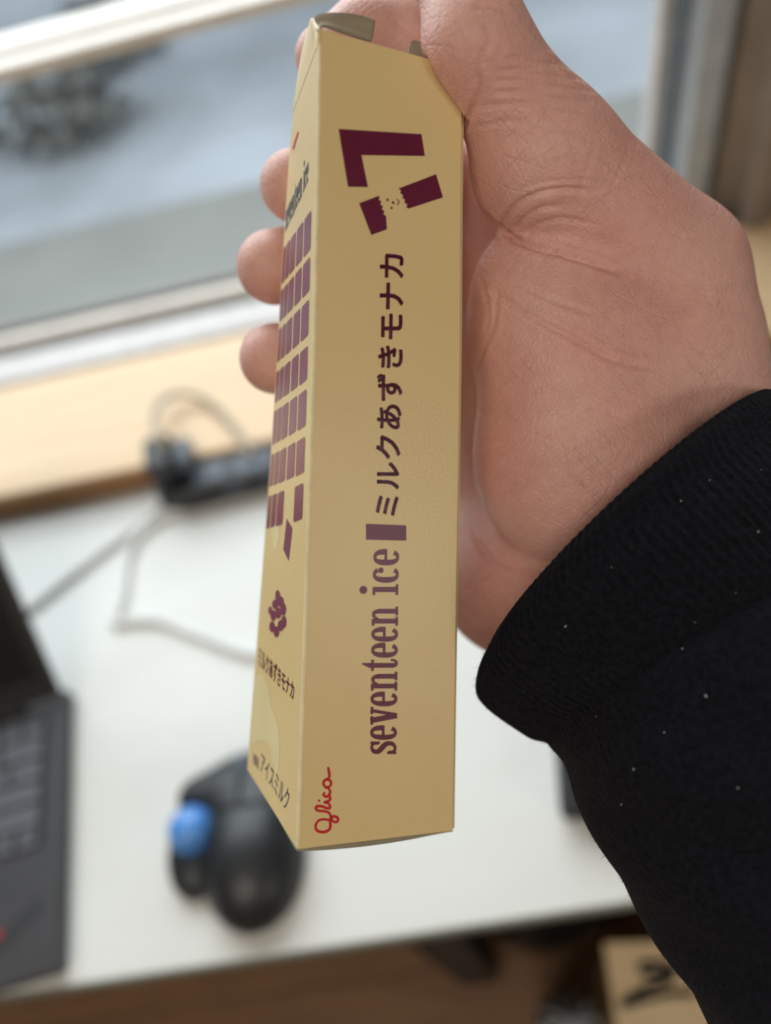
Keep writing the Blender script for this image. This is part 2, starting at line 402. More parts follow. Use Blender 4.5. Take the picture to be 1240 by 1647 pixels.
dbox('leg', -0.115, -0.065, 0.095, 0.135, RZ0, -0.0225, M['black_metal'], 0.002)

# laptop
def laptop():
    rz = math.radians(7.7)
    c = onz(92, 1562, 0.016)
    L = empty('laptop', (c[0], c[1], 0.0), rz); tag(L, 'open graphite laptop on the white desk', 'laptop')
    W, Dp, H = 0.305, 0.212, 0.016
    base = box('base', -W, 0, 0, Dp, 0.002, H, M['laptop'], L, 0.0025, 3)
    kx1, ky0, ky1 = -0.014, 0.088, 0.190
    box('keyboard_well', -W + 0.014, kx1, ky0, ky1, H + 0.00005, H + 0.0006, M['laptop_well'], L)
    meshes = {}
    def key(x, y, w, h):
        k = (round(w, 4), round(h, 4))
        if k not in meshes:
            bm = bmesh.new(); box_bm(bm, -w / 2, w / 2, -h / 2, h / 2, 0, 0.0022, 0.0012, 2); meshes[k] = bm_mesh('key', bm)
        o = link('key', meshes[k], M['key'], L); o.location = (x, y, H + 0.0006)
    p = 0.0184; x_r = kx1 - 0.003
    rows = [(0.181, 0.011, [1.0] * 15), (0.1655, 0.0155, [2.0] + [1.0] * 13), (0.1475, 0.0155, [1.5] + [1.0] * 12 + [1.5]),
            (0.1295, 0.0155, [2.25] + [1.0] * 11 + [1.75]), (0.1115, 0.0155, [2.75] + [1.0] * 10 + [2.25])]
    for y, h, ws in rows:
        x = x_r
        for w in ws:
            if x - w * p < -W + 0.016: break
            key(x - w * p / 2, y, w * p - 0.003, h); x -= w * p
    for i, (y, h) in enumerate(((0.0985, 0.0068), (0.0905, 0.0068))):
        x = x_r
        for q in range(3):
            key(x - p / 2, y, p - 0.003, h); x -= p
    x = x_r - 3 * p
    for w in (1.0, 1.0, 1.0, 5.0, 1.0, 1.0, 1.0):
        key(x - w * p / 2, 0.0945, w * p - 0.003, 0.0150); x -= w * p
    box('touchpad', -0.20, -0.11, 0.014, 0.074, H + 0.00005, H + 0.0004, M['laptop_well'], L, 0.0001)
    bm = bmesh.new(); bmesh.ops.create_uvsphere(bm, u_segments=12, v_segments=8, radius=0.0035)
    o = link('pointing_stick', bm_mesh('pointing_stick', bm, True), M['red'], L); o.location = (-0.16, 0.1385, H + 0.003)
    # slanted maker's logo on the palm rest, red dot on the i
    t = bpy.data.curves.new('logo', 'FONT'); t.body = 'ThinkPad'; t.size = 0.0145; t.extrude = 0.0001; t.offset = 0.0003
    ob = bpy.data.objects.new('logo_tmp', t); COL.objects.link(ob)
    dg = bpy.context.evaluated_depsgraph_get(); me = bpy.data.meshes.new_from_object(ob.evaluated_get(dg))
    bpy.data.objects.remove(ob)
    lg = link('logo', me, M['laptop_well'], L); lg.location = (-0.056, 0.0125, H + 0.00022); lg.rotation_euler = (0, 0, math.radians(35))
    bm = bmesh.new(); bmesh.ops.create_circle(bm, cap_ends=True, segments=16, radius=0.0026)
    for v in bm.verts: v.co.z = 0.0002
    d = link('logo_dot', bm_mesh('logo_dot', bm), M['red'], lg); d.location = (0.0215, 0.0120, 0.0004)
    # lid leaning back
    a = math.radians(40)
    lid = box('lid', -W, 0, -0.004, 0.0, 0.0, 0.208, M['laptop'], L, 0.0012)
    lid.location = (0, 0.205, H + 0.004); lid.rotation_euler = (-a, 0, 0)
    box('bezel', -W + 0.002, -0.002, -0.0052, -0.0041, 0.003, 0.206, M['bezel'], lid)
    box('screen', -W + 0.012, -0.012, -0.0058, -0.0053, 0.022, 0.196, M['screen'], lid)
    for hx in (-0.26, -0.05):
        bm = bmesh.new(); bmesh.ops.create_cone(bm, cap_ends=True, segments=16, radius1=0.005, radius2=0.005, depth=0.03)
        h = link('hinge', bm_mesh('hinge', bm, True), M['black_plastic'], L); h.location = (hx, 0.204, H + 0.003); h.rotation_euler = (0, PI / 2, 0)
laptop()

# ------------------------------------------------------------------ distance-field meshing (organic shapes)
def rcone(p, a, b, r1, r2):
    a = np.asarray(a, np.float32); b = np.asarray(b, np.float32)
    ba = b - a; l2 = float(ba @ ba); rr = r1 - r2; a2 = l2 - rr * rr; il2 = 1.0 / l2
    pa = p - a; y = pa @ ba; z = y - l2
    q = pa * l2 - y[:, None] * ba; x2 = np.einsum('ij,ij->i', q, q)
    y2 = y * y * l2; z2 = z * z * l2; k = math.copysign(1, rr) * rr * rr * x2
    d = (np.sqrt(np.maximum(x2 * a2 * il2, 0)) + y * rr) * il2 - r1
    m1 = np.sign(z) * a2 * z2 > k; m2 = (np.sign(y) * a2 * y2 < k) & ~m1
    d[m1] = np.sqrt(x2[m1] + z2[m1]) * il2 - r2
    d[m2] = np.sqrt(x2[m2] + y2[m2]) * il2 - r1
    return d
def ellip(p, c, r, R=None):
    q = p - np.asarray(c, np.float32)
    if R is not None: q = q @ np.asarray(R, np.float32)
    r = np.asarray(r, np.float32)
    k0 = np.linalg.norm(q / r, axis=1); k1 = np.linalg.norm(q / (r * r), axis=1) + 1e-9
    return k0 * (k0 - 1) / k1
def smin(a, b, k):
    h = np.maximum(k - np.abs(a - b), 0) / k
    return np.minimum(a, b) - h * h * k * 0.25
def smax(a, b, k): return -smin(-a, -b, k)
def surface_nets(fn, lo, hi, h, blk=14):
    lo = np.asarray(lo, float); n = np.ceil((np.asarray(hi) - lo) / h / blk).astype(int) * blk
    G = np.full(n, 1e3, np.float32)
    nb = n // blk
    I = np.stack(np.meshgrid(*[np.arange(k) for k in nb], indexing='ij'), -1).reshape(-1, 3)
    cen = lo + (I * blk + blk / 2) * h
    dc = fn(cen.astype(np.float32)); R = blk * h * 0.95 + 4.0
    loc = np.stack(np.meshgrid(*[np.arange(blk)] * 3, indexing='ij'), -1).reshape(-1, 3)
    for i, d in zip(I, dc):
        s = tuple(slice(k * blk, (k + 1) * blk) for k in i)
        if abs(d) > R: G[s] = d
        else: G[s] = fn((lo + (loc + i * blk) * h).astype(np.float32)).reshape(blk, blk, blk)
    S = G < 0
    c = np.zeros(tuple(n - 1), np.int8)
    off = [(i, j, k) for i in (0, 1) for j in (0, 1) for k in (0, 1)]
    for o in off: c += S[o[0]:n[0] - 1 + o[0], o[1]:n[1] - 1 + o[1], o[2]:n[2] - 1 + o[2]]
    act = np.argwhere((c > 0) & (c < 8))
    idx = np.full(tuple(n - 1), -1, np.int64); idx[tuple(act.T)] = np.arange(len(act))
    acc = np.zeros((len(act), 3)); cnt = np.zeros(len(act))
    for a in off:
        for ax in range(3):
            if a[ax]: continue
            b = list(a); b[ax] = 1
            va = G[tuple((act + a).T)]; vb = G[tuple((act + b).T)]
            m = (va < 0) != (vb < 0); t = np.where(m, va / np.where(m, va - vb, 1), 0)
            p = np.array(a, float)[None] + np.zeros((len(act), 3)); p[:, ax] += t
            acc[m] += p[m]; cnt[m] += 1
    V = lo + (act + acc / np.maximum(cnt, 1)[:, None]) * h
    F = []
    for ax in range(3):
        u, v = (ax + 1) % 3, (ax + 2) % 3
        sl0 = [slice(1, None)] * 3; sl1 = [slice(1, None)] * 3
        A = np.argwhere(S[tuple(slice(0, n[k] - 1) for k in range(3))] != S[tuple(slice(1 if k == ax else 0, n[k] if k == ax else n[k] - 1) for k in range(3))])
        A = A[(A[:, u] > 0) & (A[:, v] > 0)]
        eu = np.eye(3, dtype=int)[u]; ev = np.eye(3, dtype=int)[v]
        q = np.stack([idx[tuple((A - eu - ev).T)], idx[tuple((A - ev).T)], idx[tuple(A.T)], idx[tuple((A - eu).T)]], 1)
        ins = S[tuple(A.T)]
        q[~ins] = q[~ins][:, ::-1]
        F.append(q[(q >= 0).all(1)])
    return V, np.vstack(F)
def np_mesh(name, V, F):
    me = bpy.data.meshes.new(name)
    me.vertices.add(len(V)); me.vertices.foreach_set('co', np.asarray(V, np.float32).ravel())
    me.loops.add(F.size); me.loops.foreach_set('vertex_index', F.astype(np.int32).ravel())
    me.polygons.add(len(F)); me.polygons.foreach_set('loop_start', np.arange(0, F.size, F.shape[1], dtype=np.int32))
    me.update(calc_edges=True); me.validate()
    me.polygons.foreach_set('use_smooth', [True] * len(me.polygons))
    return me
def relax(V, F, it, w=0.5, mask=None):
    E = np.vstack([F[:, [0, 1]], F[:, [1, 2]], F[:, [2, 3]], F[:, [3, 0]]]); E = np.vstack([E, E[:, ::-1]])
    n = np.bincount(E[:, 0], minlength=len(V)).astype(float)
    for _ in range(it):
        A = np.stack([np.bincount(E[:, 0], V[E[:, 1], k], len(V)) for k in range(3)], 1) / np.maximum(n, 1)[:, None]
        D = (A - V) * w
        V = V + (D if mask is None else D * mask[:, None])
    return V
def normals(V, F):
    fn = np.cross(V[F[:, 2]] - V[F[:, 0]], V[F[:, 3]] - V[F[:, 1]])
    N = np.zeros_like(V)
    for k in range(4):
        for j in range(3): N[:, j] += np.bincount(F[:, k], fn[:, j], len(V))
    return N / (np.linalg.norm(N, axis=1)[:, None] + 1e-12)

# trackball mouse (millimetres, x right, y towards the window)
def trackball():
    o = empty('trackball_mouse', (-0.192, 0.148, 0.0), math.radians(-2)); tag(o, 'black trackball mouse with blue ball lying under the carton', 'mouse')
    bc = np.array([-36.0, 8.0, 18.5])
    def fn(p):
        d = ellip(p, (8, -14, 8), (37, 47, 33))
        d = smin(d, ellip(p, (2, 26, 6), (41, 38, 22)), 16)
        d = smin(d, rcone(p, (-38, 34, 8), (28, 40, 8), 15, 13), 14)
        d = smin(d, ellip(p, (-36, -2, 6), (22, 34, 17)), 8)
        d = smax(d, -(np.linalg.norm(p - bc.astype(np.float32), axis=1) - 18.6), 1.5)
        d = smax(d, -rcone(p, (-26, -52, 26), (-25, -8, 34), 10, 9), 6)
        g = np.abs(p[:, 0] - 2) - 0.6                                   # split between the buttons
        d = smax(d, -np.maximum(np.maximum(g, 18 - p[:, 1]), 14 - p[:, 2]), 0.5)
        g2 = np.abs(p[:, 1] - 16 - 0.003 * p[:, 0] ** 2) - 0.5
        d = smax(d, -np.maximum(np.maximum(g2, 16 - p[:, 2]), np.abs(p[:, 0]) - 26), 0.5)
        return smax(d, 1.0 - p[:, 2], 2)
    V, F = surface_nets(fn, (-68, -72, -3), (56, 74, 48), 1.3)
    V = relax(V, F, 2)
    V[:, 2] -= V[:, 2].min() - 0.2
    link('shell', np_mesh('shell', V / 1000, F), M['mouse'], o)
    bm = bmesh.new(); bmesh.ops.create_uvsphere(bm, u_segments=32, v_segments=20, radius=0.0172)
    b = link('ball', bm_mesh('ball', bm, True), M['ball'], o); b.location = bc / 1000; b['label'] = 'glossy blue thumb ball'
    bm = bmesh.new(); bmesh.ops.create_cone(bm, cap_ends=True, segments=28, radius1=0.011, radius2=0.011, depth=0.007)
    w = link('scroll_wheel', bm_mesh('scroll_wheel', bm, True), M['slate'], o); w.location = (0.002, 0.046, 0.0195); w.rotation_euler = (0, PI / 2, 0)
trackball()

# cables and the power strip
def on_desk(pts, z): return [tuple(onz(x, y, z)) for x, y in pts]
ps = empty('power_strip', (-0.185, 0.492, 0.0), math.radians(3)); tag(ps, 'black power strip lying on the desk along the sill', 'power strip')
box('housing', -0.085, 0.16, -0.018, 0.018, 0.0005, 0.030, M['black_plastic'], ps, 0.004, 3)
for i in range(5):
    f = box('socket', -0.055 + i * 0.043, -0.024 + i * 0.043, -0.013, 0.013, 0.0302, 0.0312, M['slate'], ps, 0.0004)
    for s in (-1, 1): box('slot', -0.0395 + i * 0.043 + s * 0.006 - 0.001, -0.0395 + i * 0.043 + s * 0.006 + 0.001, -0.004, 0.004, 0.0313, 0.0315, M['black_plastic'], f)
for i in range(3): box('marking', -0.03 + i * 0.04, -0.005 + i * 0.04, -0.0186, -0.0181, 0.011, 0.020, M['slate'], ps)
pl = empty('power_adapter', (-0.262, 0.503, 0.0), math.radians(6)); tag(pl, 'black power adapter block plugged in at the end of the strip', 'adapter')
box('housing', -0.017, 0.009, -0.020, 0.020, 0.0306, 0.062, M['black_plastic'], pl, 0.003, 3)
box('connector', 0.0095, 0.026, -0.015, 0.015, 0.0316, 0.055, M['slate'], pl, 0.004, 3)
box('lower_block', -0.020, 0.0095, -0.026, 0.010, 0.0005, 0.0300, M['black_plastic'], pl, 0.003, 3)
tag(tube('loop_cable', [onz(268, 722, 0.062), onz(255, 700, 0.07), onz(248, 665, 0.055), onz(268, 640, 0.045), onz(305, 634, 0.040), onz(345, 654, 0.036), onz(378, 690, 0.0345), onz(395, 716, 0.036), onz(402, 732, 0.0355)], 0.0036, M['cable_beige']),
    'beige cable looping over the pine sill', 'cable')
tag(tube('laptop_cable', on_desk([(262, 800), (235, 835), (160, 890), (95, 940), (50, 975), (0, 1005), (-90, 1040)], 0.0041), 0.0040, M['cable']),
    'pale cable running straight towards the laptop lid', 'cable')
tag(tube('white_cable', on_desk([(330, 806), (290, 818), (235, 850), (208, 890), (201, 930), (196, 965), (187, 988), (182, 998), (190, 1002), (215, 998), (255, 998), (310, 1018), (370, 1042), (420, 1054), (520, 1065), (640, 1050)], 0.0041), 0.0040, M['cable']),
    'white cable with a sharp kink lying behind the mouse', 'cable')

# black case on the desk, partly behind the sleeve
cs = empty('glasses_case', (0.082, 0.150, 0.0), math.radians(-10)); tag(cs, 'black case on the desk half hidden by the sleeve', 'case')
box('lower_shell', -0.045, 0.10, -0.030, 0.030, 0.001, 0.014, M['case'], cs, 0.006, 4)
box('lid', -0.0455, 0.1005, -0.0305, 0.0305, 0.0146, 0.026, M['case'], cs, 0.006, 4)

# below the desk: tan box with a cable, striped bag, black bag
tb = empty('storage_box', (0.215, 0.03, RZ0), math.radians(-6)); tag(tb, 'tan wooden storage box on the floor under the desk edge', 'box')
TZ = 0.32
box('lid', -0.150, 0.20, -0.16, 0.048, TZ - 0.016, TZ, M['tan'], tb, 0.002)
for n, a in (('front_panel', (-0.145, 0.195, -0.155, -0.143)), ('back_panel', (-0.145, 0.195, 0.032, 0.044))): box(n, *a, 0.001, TZ - 0.0165, M['tan'], tb, 0.001)
for x in (-0.145, 0.183): box('side_panel', x, x + 0.012, -0.1425, 0.0315, 0.001, TZ - 0.0165, M['tan'], tb, 0.001)
zt = RZ0 + TZ + 0.0032
tag(tube('black_cable', on_desk([(1120, 1600), (1075, 1600), (1040, 1608), (1000, 1618), (1040, 1590), (1080, 1575), (1075, 1555), (1045, 1550), (1030, 1558), (1045, 1568), (1075, 1565), (1095, 1545), (1080, 1515), (1060, 1495)], zt), 0.0029, M['black_plastic']),
    'black cable curled on the tan storage box', 'cable')
def striped_bag():
    g = onz(918, 1640, -0.40)
    o = empty('striped_bag', (g[0], g[1], RZ0)); tag(o, 'grey and black striped cloth bag beside the tan box', 'bag')
    segs, H = 72, 0.33
    for a0 in range(0, segs, 4):
        V, F = [], []; rings = 14
        for j in range(rings + 1):
            t = j / rings; r = 0.038 * math.sqrt(max(0.0, 1 - max(0, (t - 0.62) / 0.38) ** 2)) + 0.001
            for i in range(5):
                th = 2 * PI * (a0 + i) / segs
                V.append((r * math.cos(th), r * 0.8 * math.sin(th), 0.002 + H * t))
        for j in range(rings):
            for i in range(4): F.append((j * 5 + i, j * 5 + i + 1, (j + 1) * 5 + i + 1, (j + 1) * 5 + i))
        link('cloth_stripe', pydata('cloth_stripe', V, F, True), M['stripe_a' if (a0 // 4) % 2 else 'stripe_b'], o)
striped_bag()
def black_bag():
    o = empty('black_bag', (0.01, 0.158, RZ0)); tag(o, 'slumped black bag on the floor below the desk edge', 'bag')
    def fn(p):
        d = ellip(p, (0, 0, 100), (66, 42, 130)); d = smin(d, ellip(p, (60, 8, 150), (90, 34, 110)), 30)
        return smax(d, 1.5 - p[:, 2], 6)
    V, F = surface_nets(fn, (-90, -70, -6), (180, 70, 280), 5)
    V[:, 2] -= V[:, 2].min() - 1
    link('bag_body', np_mesh('bag_body', V / 1000, F), M['case'], o)
    tube('strap', [(-0.03, 0.0, 0.24), (-0.02, 0.0, 0.275), (0.02, 0.0, 0.285), (0.05, 0.0, 0.235)], 0.004, M['case'], o)
black_bag()

# ------------------------------------------------------------------ the carton
# four long edges as lines in lens axes (m), with the slight bow of squeezed card
class Edge:
    def __init__(self, p0, p1, bow):           # bow: list of (py, px) the edge passes through
        self.a = lens(*p0); self.b = lens(*p1); self.bow = sorted(bow)
        self.ys = [q[0] for q in self.bow]; self.xs = [q[1] for q in self.bow]
    def __call__(self, t):
        p = self.a + (self.b - self.a) * t
        y = CY + FPX * p[1] / p[2]
        x = np.interp(y, self.ys, self.xs)
        p = p.copy(); p[0] = (x - CX) * p[2] / FPX
        return p
def smooth_bow(pts):
    P = catmull(sorted(pts), 8); return [tuple(q) for q in P]
eFL = Edge((478, 1366, .1422), (513, 46, .1273), smooth_bow([(1366, 478), (1000, 490), (620, 502), (200, 511), (46, 513)]))
eFR = Edge((736, 1335, .1549), (752, 112, .1400), smooth_bow([(1335, 736), (980, 741), (600, 747), (300, 749), (112, 752)]))
eBL = Edge((397, 1236, .1728), (473, 165, .1590), smooth_bow([(1236, 397), (960, 418), (700, 437), (400, 455), (290, 462), (220, 467.5), (165, 473)]))
def eBR(t): return eFR(t) + (eBL(t) - eFL(t)) * (1.0 - 0.25 * t)
def front(s, t): return eFL(t) * (1 - s) + eFR(t) * s
def left(s, t): return eFL(t) * (1 - s) + eBL(t) * s
def proj(p): return np.array([CX + FPX * p[0] / p[2], CY + FPX * p[1] / p[2]])
def inv(face, px, py):                          # where on a face a point of the print lies
    q = np.array([0.5, 0.5]); tgt = np.array([px, py], float)
    for _ in range(14):
        f0 = proj(face(*q)); e = 1e-4
        J = np.stack([(proj(face(q[0] + e, q[1])) - f0) / e, (proj(face(q[0], q[1] + e)) - f0) / e], 1)
        q = q + np.clip(np.linalg.solve(J, tgt - f0), -0.4, 0.4)
    return q
def fnormal(face, s, t):
    e = 1e-3
    n = np.cross(face(s + e, t) - face(s - e, t), face(s, t + e) - face(s, t - e))
    n /= np.linalg.norm(n)
    return n if n @ face(s, t) < 0 else -n
nF = fnormal(front, .5, .5); nL = fnormal(left, .5, .5)

CO = l2w(front(0.5, 0.0))                       # origin of the carton: foot of the front panel
carton = empty('ice_cream_carton', tuple(CO)); tag(carton, 'tall cream paper carton with plum lettering held in the hand', 'carton')
def cl(P): return [tuple(q) for q in (l2w(np.array(P)) - CO)]

def carton_body():
    rows = np.linspace(0, 1, 49)
    V, F = [], []
    def ring(t):
        FL, FR, BL, BR = eFL(t), eFR(t), eBL(t), eBR(t)
        u = (FR - FL) / np.linalg.norm(FR - FL); w = (BL - FL) / np.linalg.norm(BL - FL); w2 = (BR - FR) / np.linalg.norm(BR - FR)
        c = 0.00035
        R = [FL + w * c, FL + (u + w) * c * 0.29, FL + u * c]
        for s in np.linspace(0.06, 0.94, 9): R.append(FL + (FR - FL) * s)
        R += [FR - u * 0.00115, FR - u * 0.00105 + w2 * 0.0007, FR - u * 0.0003 + w2 * 0.0008, FR + w2 * 0.0014]
        for s in np.linspace(0.15, 0.85, 5): R.append(FR + (BR - FR) * s)
        R += [BR]
        for s in np.linspace(0.1, 0.9, 6): R.append(BR + (BL - BR) * s)
        R += [BL + (BR - BL) * 0.012, BL - w * c]
        for s in np.linspace(0.92, 0.06, 9): R.append(FL + (BL - FL) * s)
        return R
    n = None
    for t in rows:
        R = ring(t); n = len(R); V += R
    for j in range(len(rows) - 1):
        for i in range(n):
            i2 = (i + 1) % n; F.append((j * n + i, j * n + i2, (j + 1) * n + i2, (j + 1) * n + i))
    me = pydata('panels', cl(V), F)
    o = link('panels', me, [M['card'], M['card_in_and_shade']], carton)
    # print-free inner face
    bm = bmesh.new(); bm.from_mesh(me); bmesh.ops.recalc_face_normals(bm, faces=bm.faces); bm.to_mesh(me); bm.free()
    s = o.modifiers.new('card', 'SOLIDIFY'); s.thickness = 0.00035; s.offset = -1; s.material_offset = 1; s.material_offset_rim = 0
    # bottom: two tucked flaps with a rounded lip, cream card darkened for its shade
    V, F = [], []; nx, prof = 24, [(0.0, 0.0), (0.3, -0.7), (1.0, -1.5), (2.2, -2.1), (6, -1.9), (16, -0.6), (30, 0.0)]
    vdir = eFL(0.02) - eFL(0); vdir /= np.linalg.norm(vdir)
    for i in range(nx + 1):
        s = 0.012 + 0.955 * i / nx; b = math.sin(PI * min(1, s * 0.92 + 0.1)) ** 0.6
        A, B = front(s, 0.0), eBL(0) * (1 - s) + eBR(0) * s
        w = (B - A) / np.linalg.norm(B - A); ln = np.linalg.norm(B - A) * 1000
        for d, h in prof: V.append(A + w * min(d, ln - 0.3) / 1000 + vdir * (h * b - 0.05) / 1000)
    k = len(prof)
    for i in range(nx):
        for j in range(k - 1): F.append((i * k + j, (i + 1) * k + j, (i + 1) * k + j + 1, i * k + j + 1))
    o = link('bottom_flap', pydata('bottom_flap', cl(V), F, True), M['card_in_and_shade'], carton)
    s = o.modifiers.new('card', 'SOLIDIFY'); s.thickness = 0.0003; s.offset = 0
    # torn top flaps
    def flap(name, poly, inner=True, th=0.00035):
        P = [lens(*q) for q in poly]
        o = link(name, pydata(name, cl(P), [tuple(range(len(P)))]), M['card_in_and_shade'] if inner else M['card'], carton)
        s = o.modifiers.new('card', 'SOLIDIFY'); s.thickness = th; s.offset = 0
        return o
    # main tuck flap, curved: rises from the main panel and leans over the opening
    V, F = [], []
    bot = [(511, 52, .1275), (520, 42, .1290), (546, 50, .1315), (575, 60, .1335), (597, 66, .1350)]
    top = [(503, 30, .1300), (513, 23, .1312), (545, 21, .1330), (578, 25, .1348), (603, 33, .1360)]
    B = catmull([lens(*q) for q in bot], 5); T = catmull([lens(*q) for q in top], 5)
    n = len(B)
    for j in range(5):
        a = j / 4
        for i in range(n):
            p = B[i] * (1 - a) + T[i] * a; V.append(p + np.array([0, 0, 0.0008]) * math.sin(PI * a))
    for j in range(4):
        for i in range(n - 1): F.append((j * n + i, j * n + i + 1, (j + 1) * n + i + 1, (j + 1) * n + i))
    o = link('tuck_flap', pydata('tuck_flap', cl(V), F, True), M['card_in_and_shade'], carton)
    s = o.modifiers.new('card', 'SOLIDIFY'); s.thickness = 0.0004; s.offset = 0
    o['label'] = 'grey inside of the torn top flap'
    # shoulder joining the main panel to the flap
    V, F = [], []
    nearE = [(507.5, 40, .1281), (502, 29, .1297)]; farE = [(484, 92, .1558), (499.5, 30, .150)]
    A = [eFL(.97), eFL(.985), eFL(1.0)] + [lens(*q) for q in nearE]; Bq = [eBL(.97), eBL(.985), eBL(1.0)] + [lens(*q) for q in farE]
    A = catmull(A, 6)[6:]; Bq = catmull(Bq, 6)[6:]; n = len(A)
    for i in range(n):
        for j in range(7): V.append(A[i] * (1 - j / 6) + Bq[i] * j / 6 + nL * 0.00004)
    for i in range(n - 1):
        for j in range(6): F.append((i * 7 + j, i * 7 + j + 1, (i + 1) * 7 + j + 1, (i + 1) * 7 + j))
    o = link('top_shoulder', pydata('top_shoulder', cl(V), F, True), M['card'], carton)
    s = o.modifiers.new('card', 'SOLIDIFY'); s.thickness = 0.0003; s.offset = 1 if (np.cross(A[1] - A[0], Bq[0] - A[0]) @ nL) > 0 else -1
    flap('dust_flap', [(657, 78, .1372), (660, 69, .1378), (665, 66, .138), (690, 71, .1400), (712, 75, .1415), (712, 104, .1400), (692, 97, .1385), (656, 86, .1368)])
carton_body()

def decal(name, polys, face, nrm, m, off=0.00007, parent=None, maxlen=0.0022):
    """polys: list of polygons in (s, t) of a face -> one thin layer of print"""
    bm = bmesh.new()
    for P in polys:
        vs = [bm.verts.new((q[0], q[1], 0)) for q in P]
        try: bm.faces.new(vs)
        except ValueError: pass
    bmesh.ops.triangulate(bm, faces=bm.faces)
    sc = (0.033, 0.15)
    for _ in range(4):
        es = [e for e in bm.edges if math.hypot((e.verts[0].co.x - e.verts[1].co.x) * sc[0], (e.verts[0].co.y - e.verts[1].co.y) * sc[1]) > maxlen]
        if not es: break
        bmesh.ops.subdivide_edges(bm, edges=es, cuts=1, use_grid_fill=False); bmesh.ops.triangulate(bm, faces=bm.faces)
    for v in bm.verts:
        p = face(v.co.x, v.co.y) + nrm * off
        v.co = Vector(l2w(p) - CO)
    me = bm_mesh(name, bm)
    return link(name, me, m, parent or carton)
def pix_polys(face, polys): return [[inv(face, *q) for q in P] for P in polys]
def quad_map(face, q00, q10, q11, q01):         # unit square (a along reading, b up) -> face coordinates
    c = [inv(face, *q) for q in (q00, q10, q11, q01)]
    return lambda a, b: c[0] * (1 - a) * (1 - b) + c[1] * a * (1 - b) + c[2] * a * b + c[3] * (1 - a) * b

# glyph tools: strokes as quad strips
def stroke(pts, ws, n=5, smooth=True):
    P = catmull(pts, n) if smooth and len(pts) > 2 else np.asarray(pts, float)
    W = np.interp(np.linspace(0, 1, len(P)), np.linspace(0, 1, len(ws)), ws) if not np.isscalar(ws) else np.full(len(P), ws)
    Lf, Rt = [], []
    for i in range(len(P)):
        t = P[min(i + 1, len(P) - 1)] - P[max(i - 1, 0)]; t = t / (np.linalg.norm(t) + 1e-9); nn = np.array([-t[1], t[0]])
        Lf.append(P[i] + nn * W[i] / 2); Rt.append(P[i] - nn * W[i] / 2)
    return [[Lf[i], Rt[i], Rt[i + 1], Lf[i + 1]] for i in range(len(P) - 1)]
def rect(x0, y0, x1, y1): return [[(x0, y0), (x1, y0), (x1, y1), (x0, y1)]]
def disc(x, y, r, n=14, ry=None):
    ry = ry or r
    return [[(x + r * math.cos(2 * PI * i / n), y + ry * math.sin(2 * PI * i / n)) for i in range(n)]]
def arc_pts(a0, a1, cx, cy, rx, ry, n=22):
    out = []
    for a in np.linspace(math.radians(a0), math.radians(a1), n):
        c, s = math.cos(a), math.sin(a)
        out.append((cx + rx * math.copysign(abs(c) ** 0.8, c), cy + ry * math.copysign(abs(s) ** 0.8, s)))
    return out
def bowl(a0, a1):                              # thick sides, thin top and bottom
    P = arc_pts(a0, a1, 0.30, 0.5, 0.20, 0.45)
    A = np.linspace(math.radians(a0), math.radians(a1), len(P)); W = 0.115 + 0.095 * np.abs(np.cos(A)) ** 1.5
    return stroke(P, W, smooth=False)
GL = {
 's': (0.56, stroke([(.46, .70), (.44, .87), (.28, .945), (.12, .85), (.12, .69), (.27, .55), (.43, .40), (.44, .18), (.28, .055), (.11, .12), (.08, .30)],
              [.12, .12, .10, .17, .20, .21, .20, .17, .10, .12, .12]) + rect(.43, .64, .53, .99) + rect(.01, .01, .11, .36)),
 'e': (0.60, bowl(0, 322) + rect(.10, .47, .585, .57)),
 'c': (0.58, bowl(42, 318) + disc(.455, .70, .105)),
 'v': (0.70, stroke([(.15, 1.0), (.36, .0)], .22, smooth=False) + stroke([(.57, 1.0), (.39, .0)], .13, smooth=False) + rect(-.02, .90, .33, 1.0) + rect(.42, .90, .72, 1.0)),
 'n': (0.76, rect(.09, 0, .28, 1.0) + rect(.49, 0, .68, .74) + stroke([(.24, .74), (.33, .88), (.45, .935), (.55, .87), (.585, .70)], [.10, .11, .12, .15, .19]) + rect(.0, 0, .36, .10) + rect(.42, 0, .77, .10) + rect(.0, .90, .2, 1.0)),
 't': (0.50, [[(.13, .12), (.32, .12), (.32, 1.34), (.27, 1.34), (.13, 1.08)]] + rect(.0, .90, .46, 1.0) + stroke([(.225, .22), (.25, .08), (.35, .05), (.43, .12), (.45, .26)], [.19, .15, .11, .10, .08])),
 'i': (0.40, rect(.11, 0, .30, 1.0) + rect(.0, 0, .40, .10) + rect(.0, .90, .2, 1.0) + disc(.19, 1.36, .15)),
}
def word(txt, gap=0.05, space=0.3):
    x, out = 0.0, []
    for ch in txt:
        if ch == ' ': x += space; continue
        w, P = GL[ch]
        for p in P: out.append([(q[0] + x, q[1]) for q in p])
        x += w + gap
    return out, x - gap
def word_on(face, nrm, name, txt, corners, m, gap=0.05, space=0.3):
    P, w = word(txt, gap, space); f = quad_map(face, *corners)
    return decal(name, [[f(q[0] / w, q[1]) for q in p] for p in P], face, nrm, m)
def font_polys(txt, bold=0.0):
    c = bpy.data.curves.new('txt', 'FONT'); c.body = txt; c.size = 1.0; c.offset = bold; c.resolution_u = 3; c.fill_mode = 'FRONT'
    ob = bpy.data.objects.new('txt', c); COL.objects.link(ob)
    me = bpy.data.meshes.new_from_object(ob.evaluated_get(bpy.context.evaluated_depsgraph_get()))
    V = np.array([v.co[:2] for v in me.vertices]); P = [[V[i] for i in p.vertices] for p in me.polygons]
    bpy.data.objects.remove(ob); bpy.data.curves.remove(c); bpy.data.meshes.remove(me)
    return P, V.min(0), V.max(0)
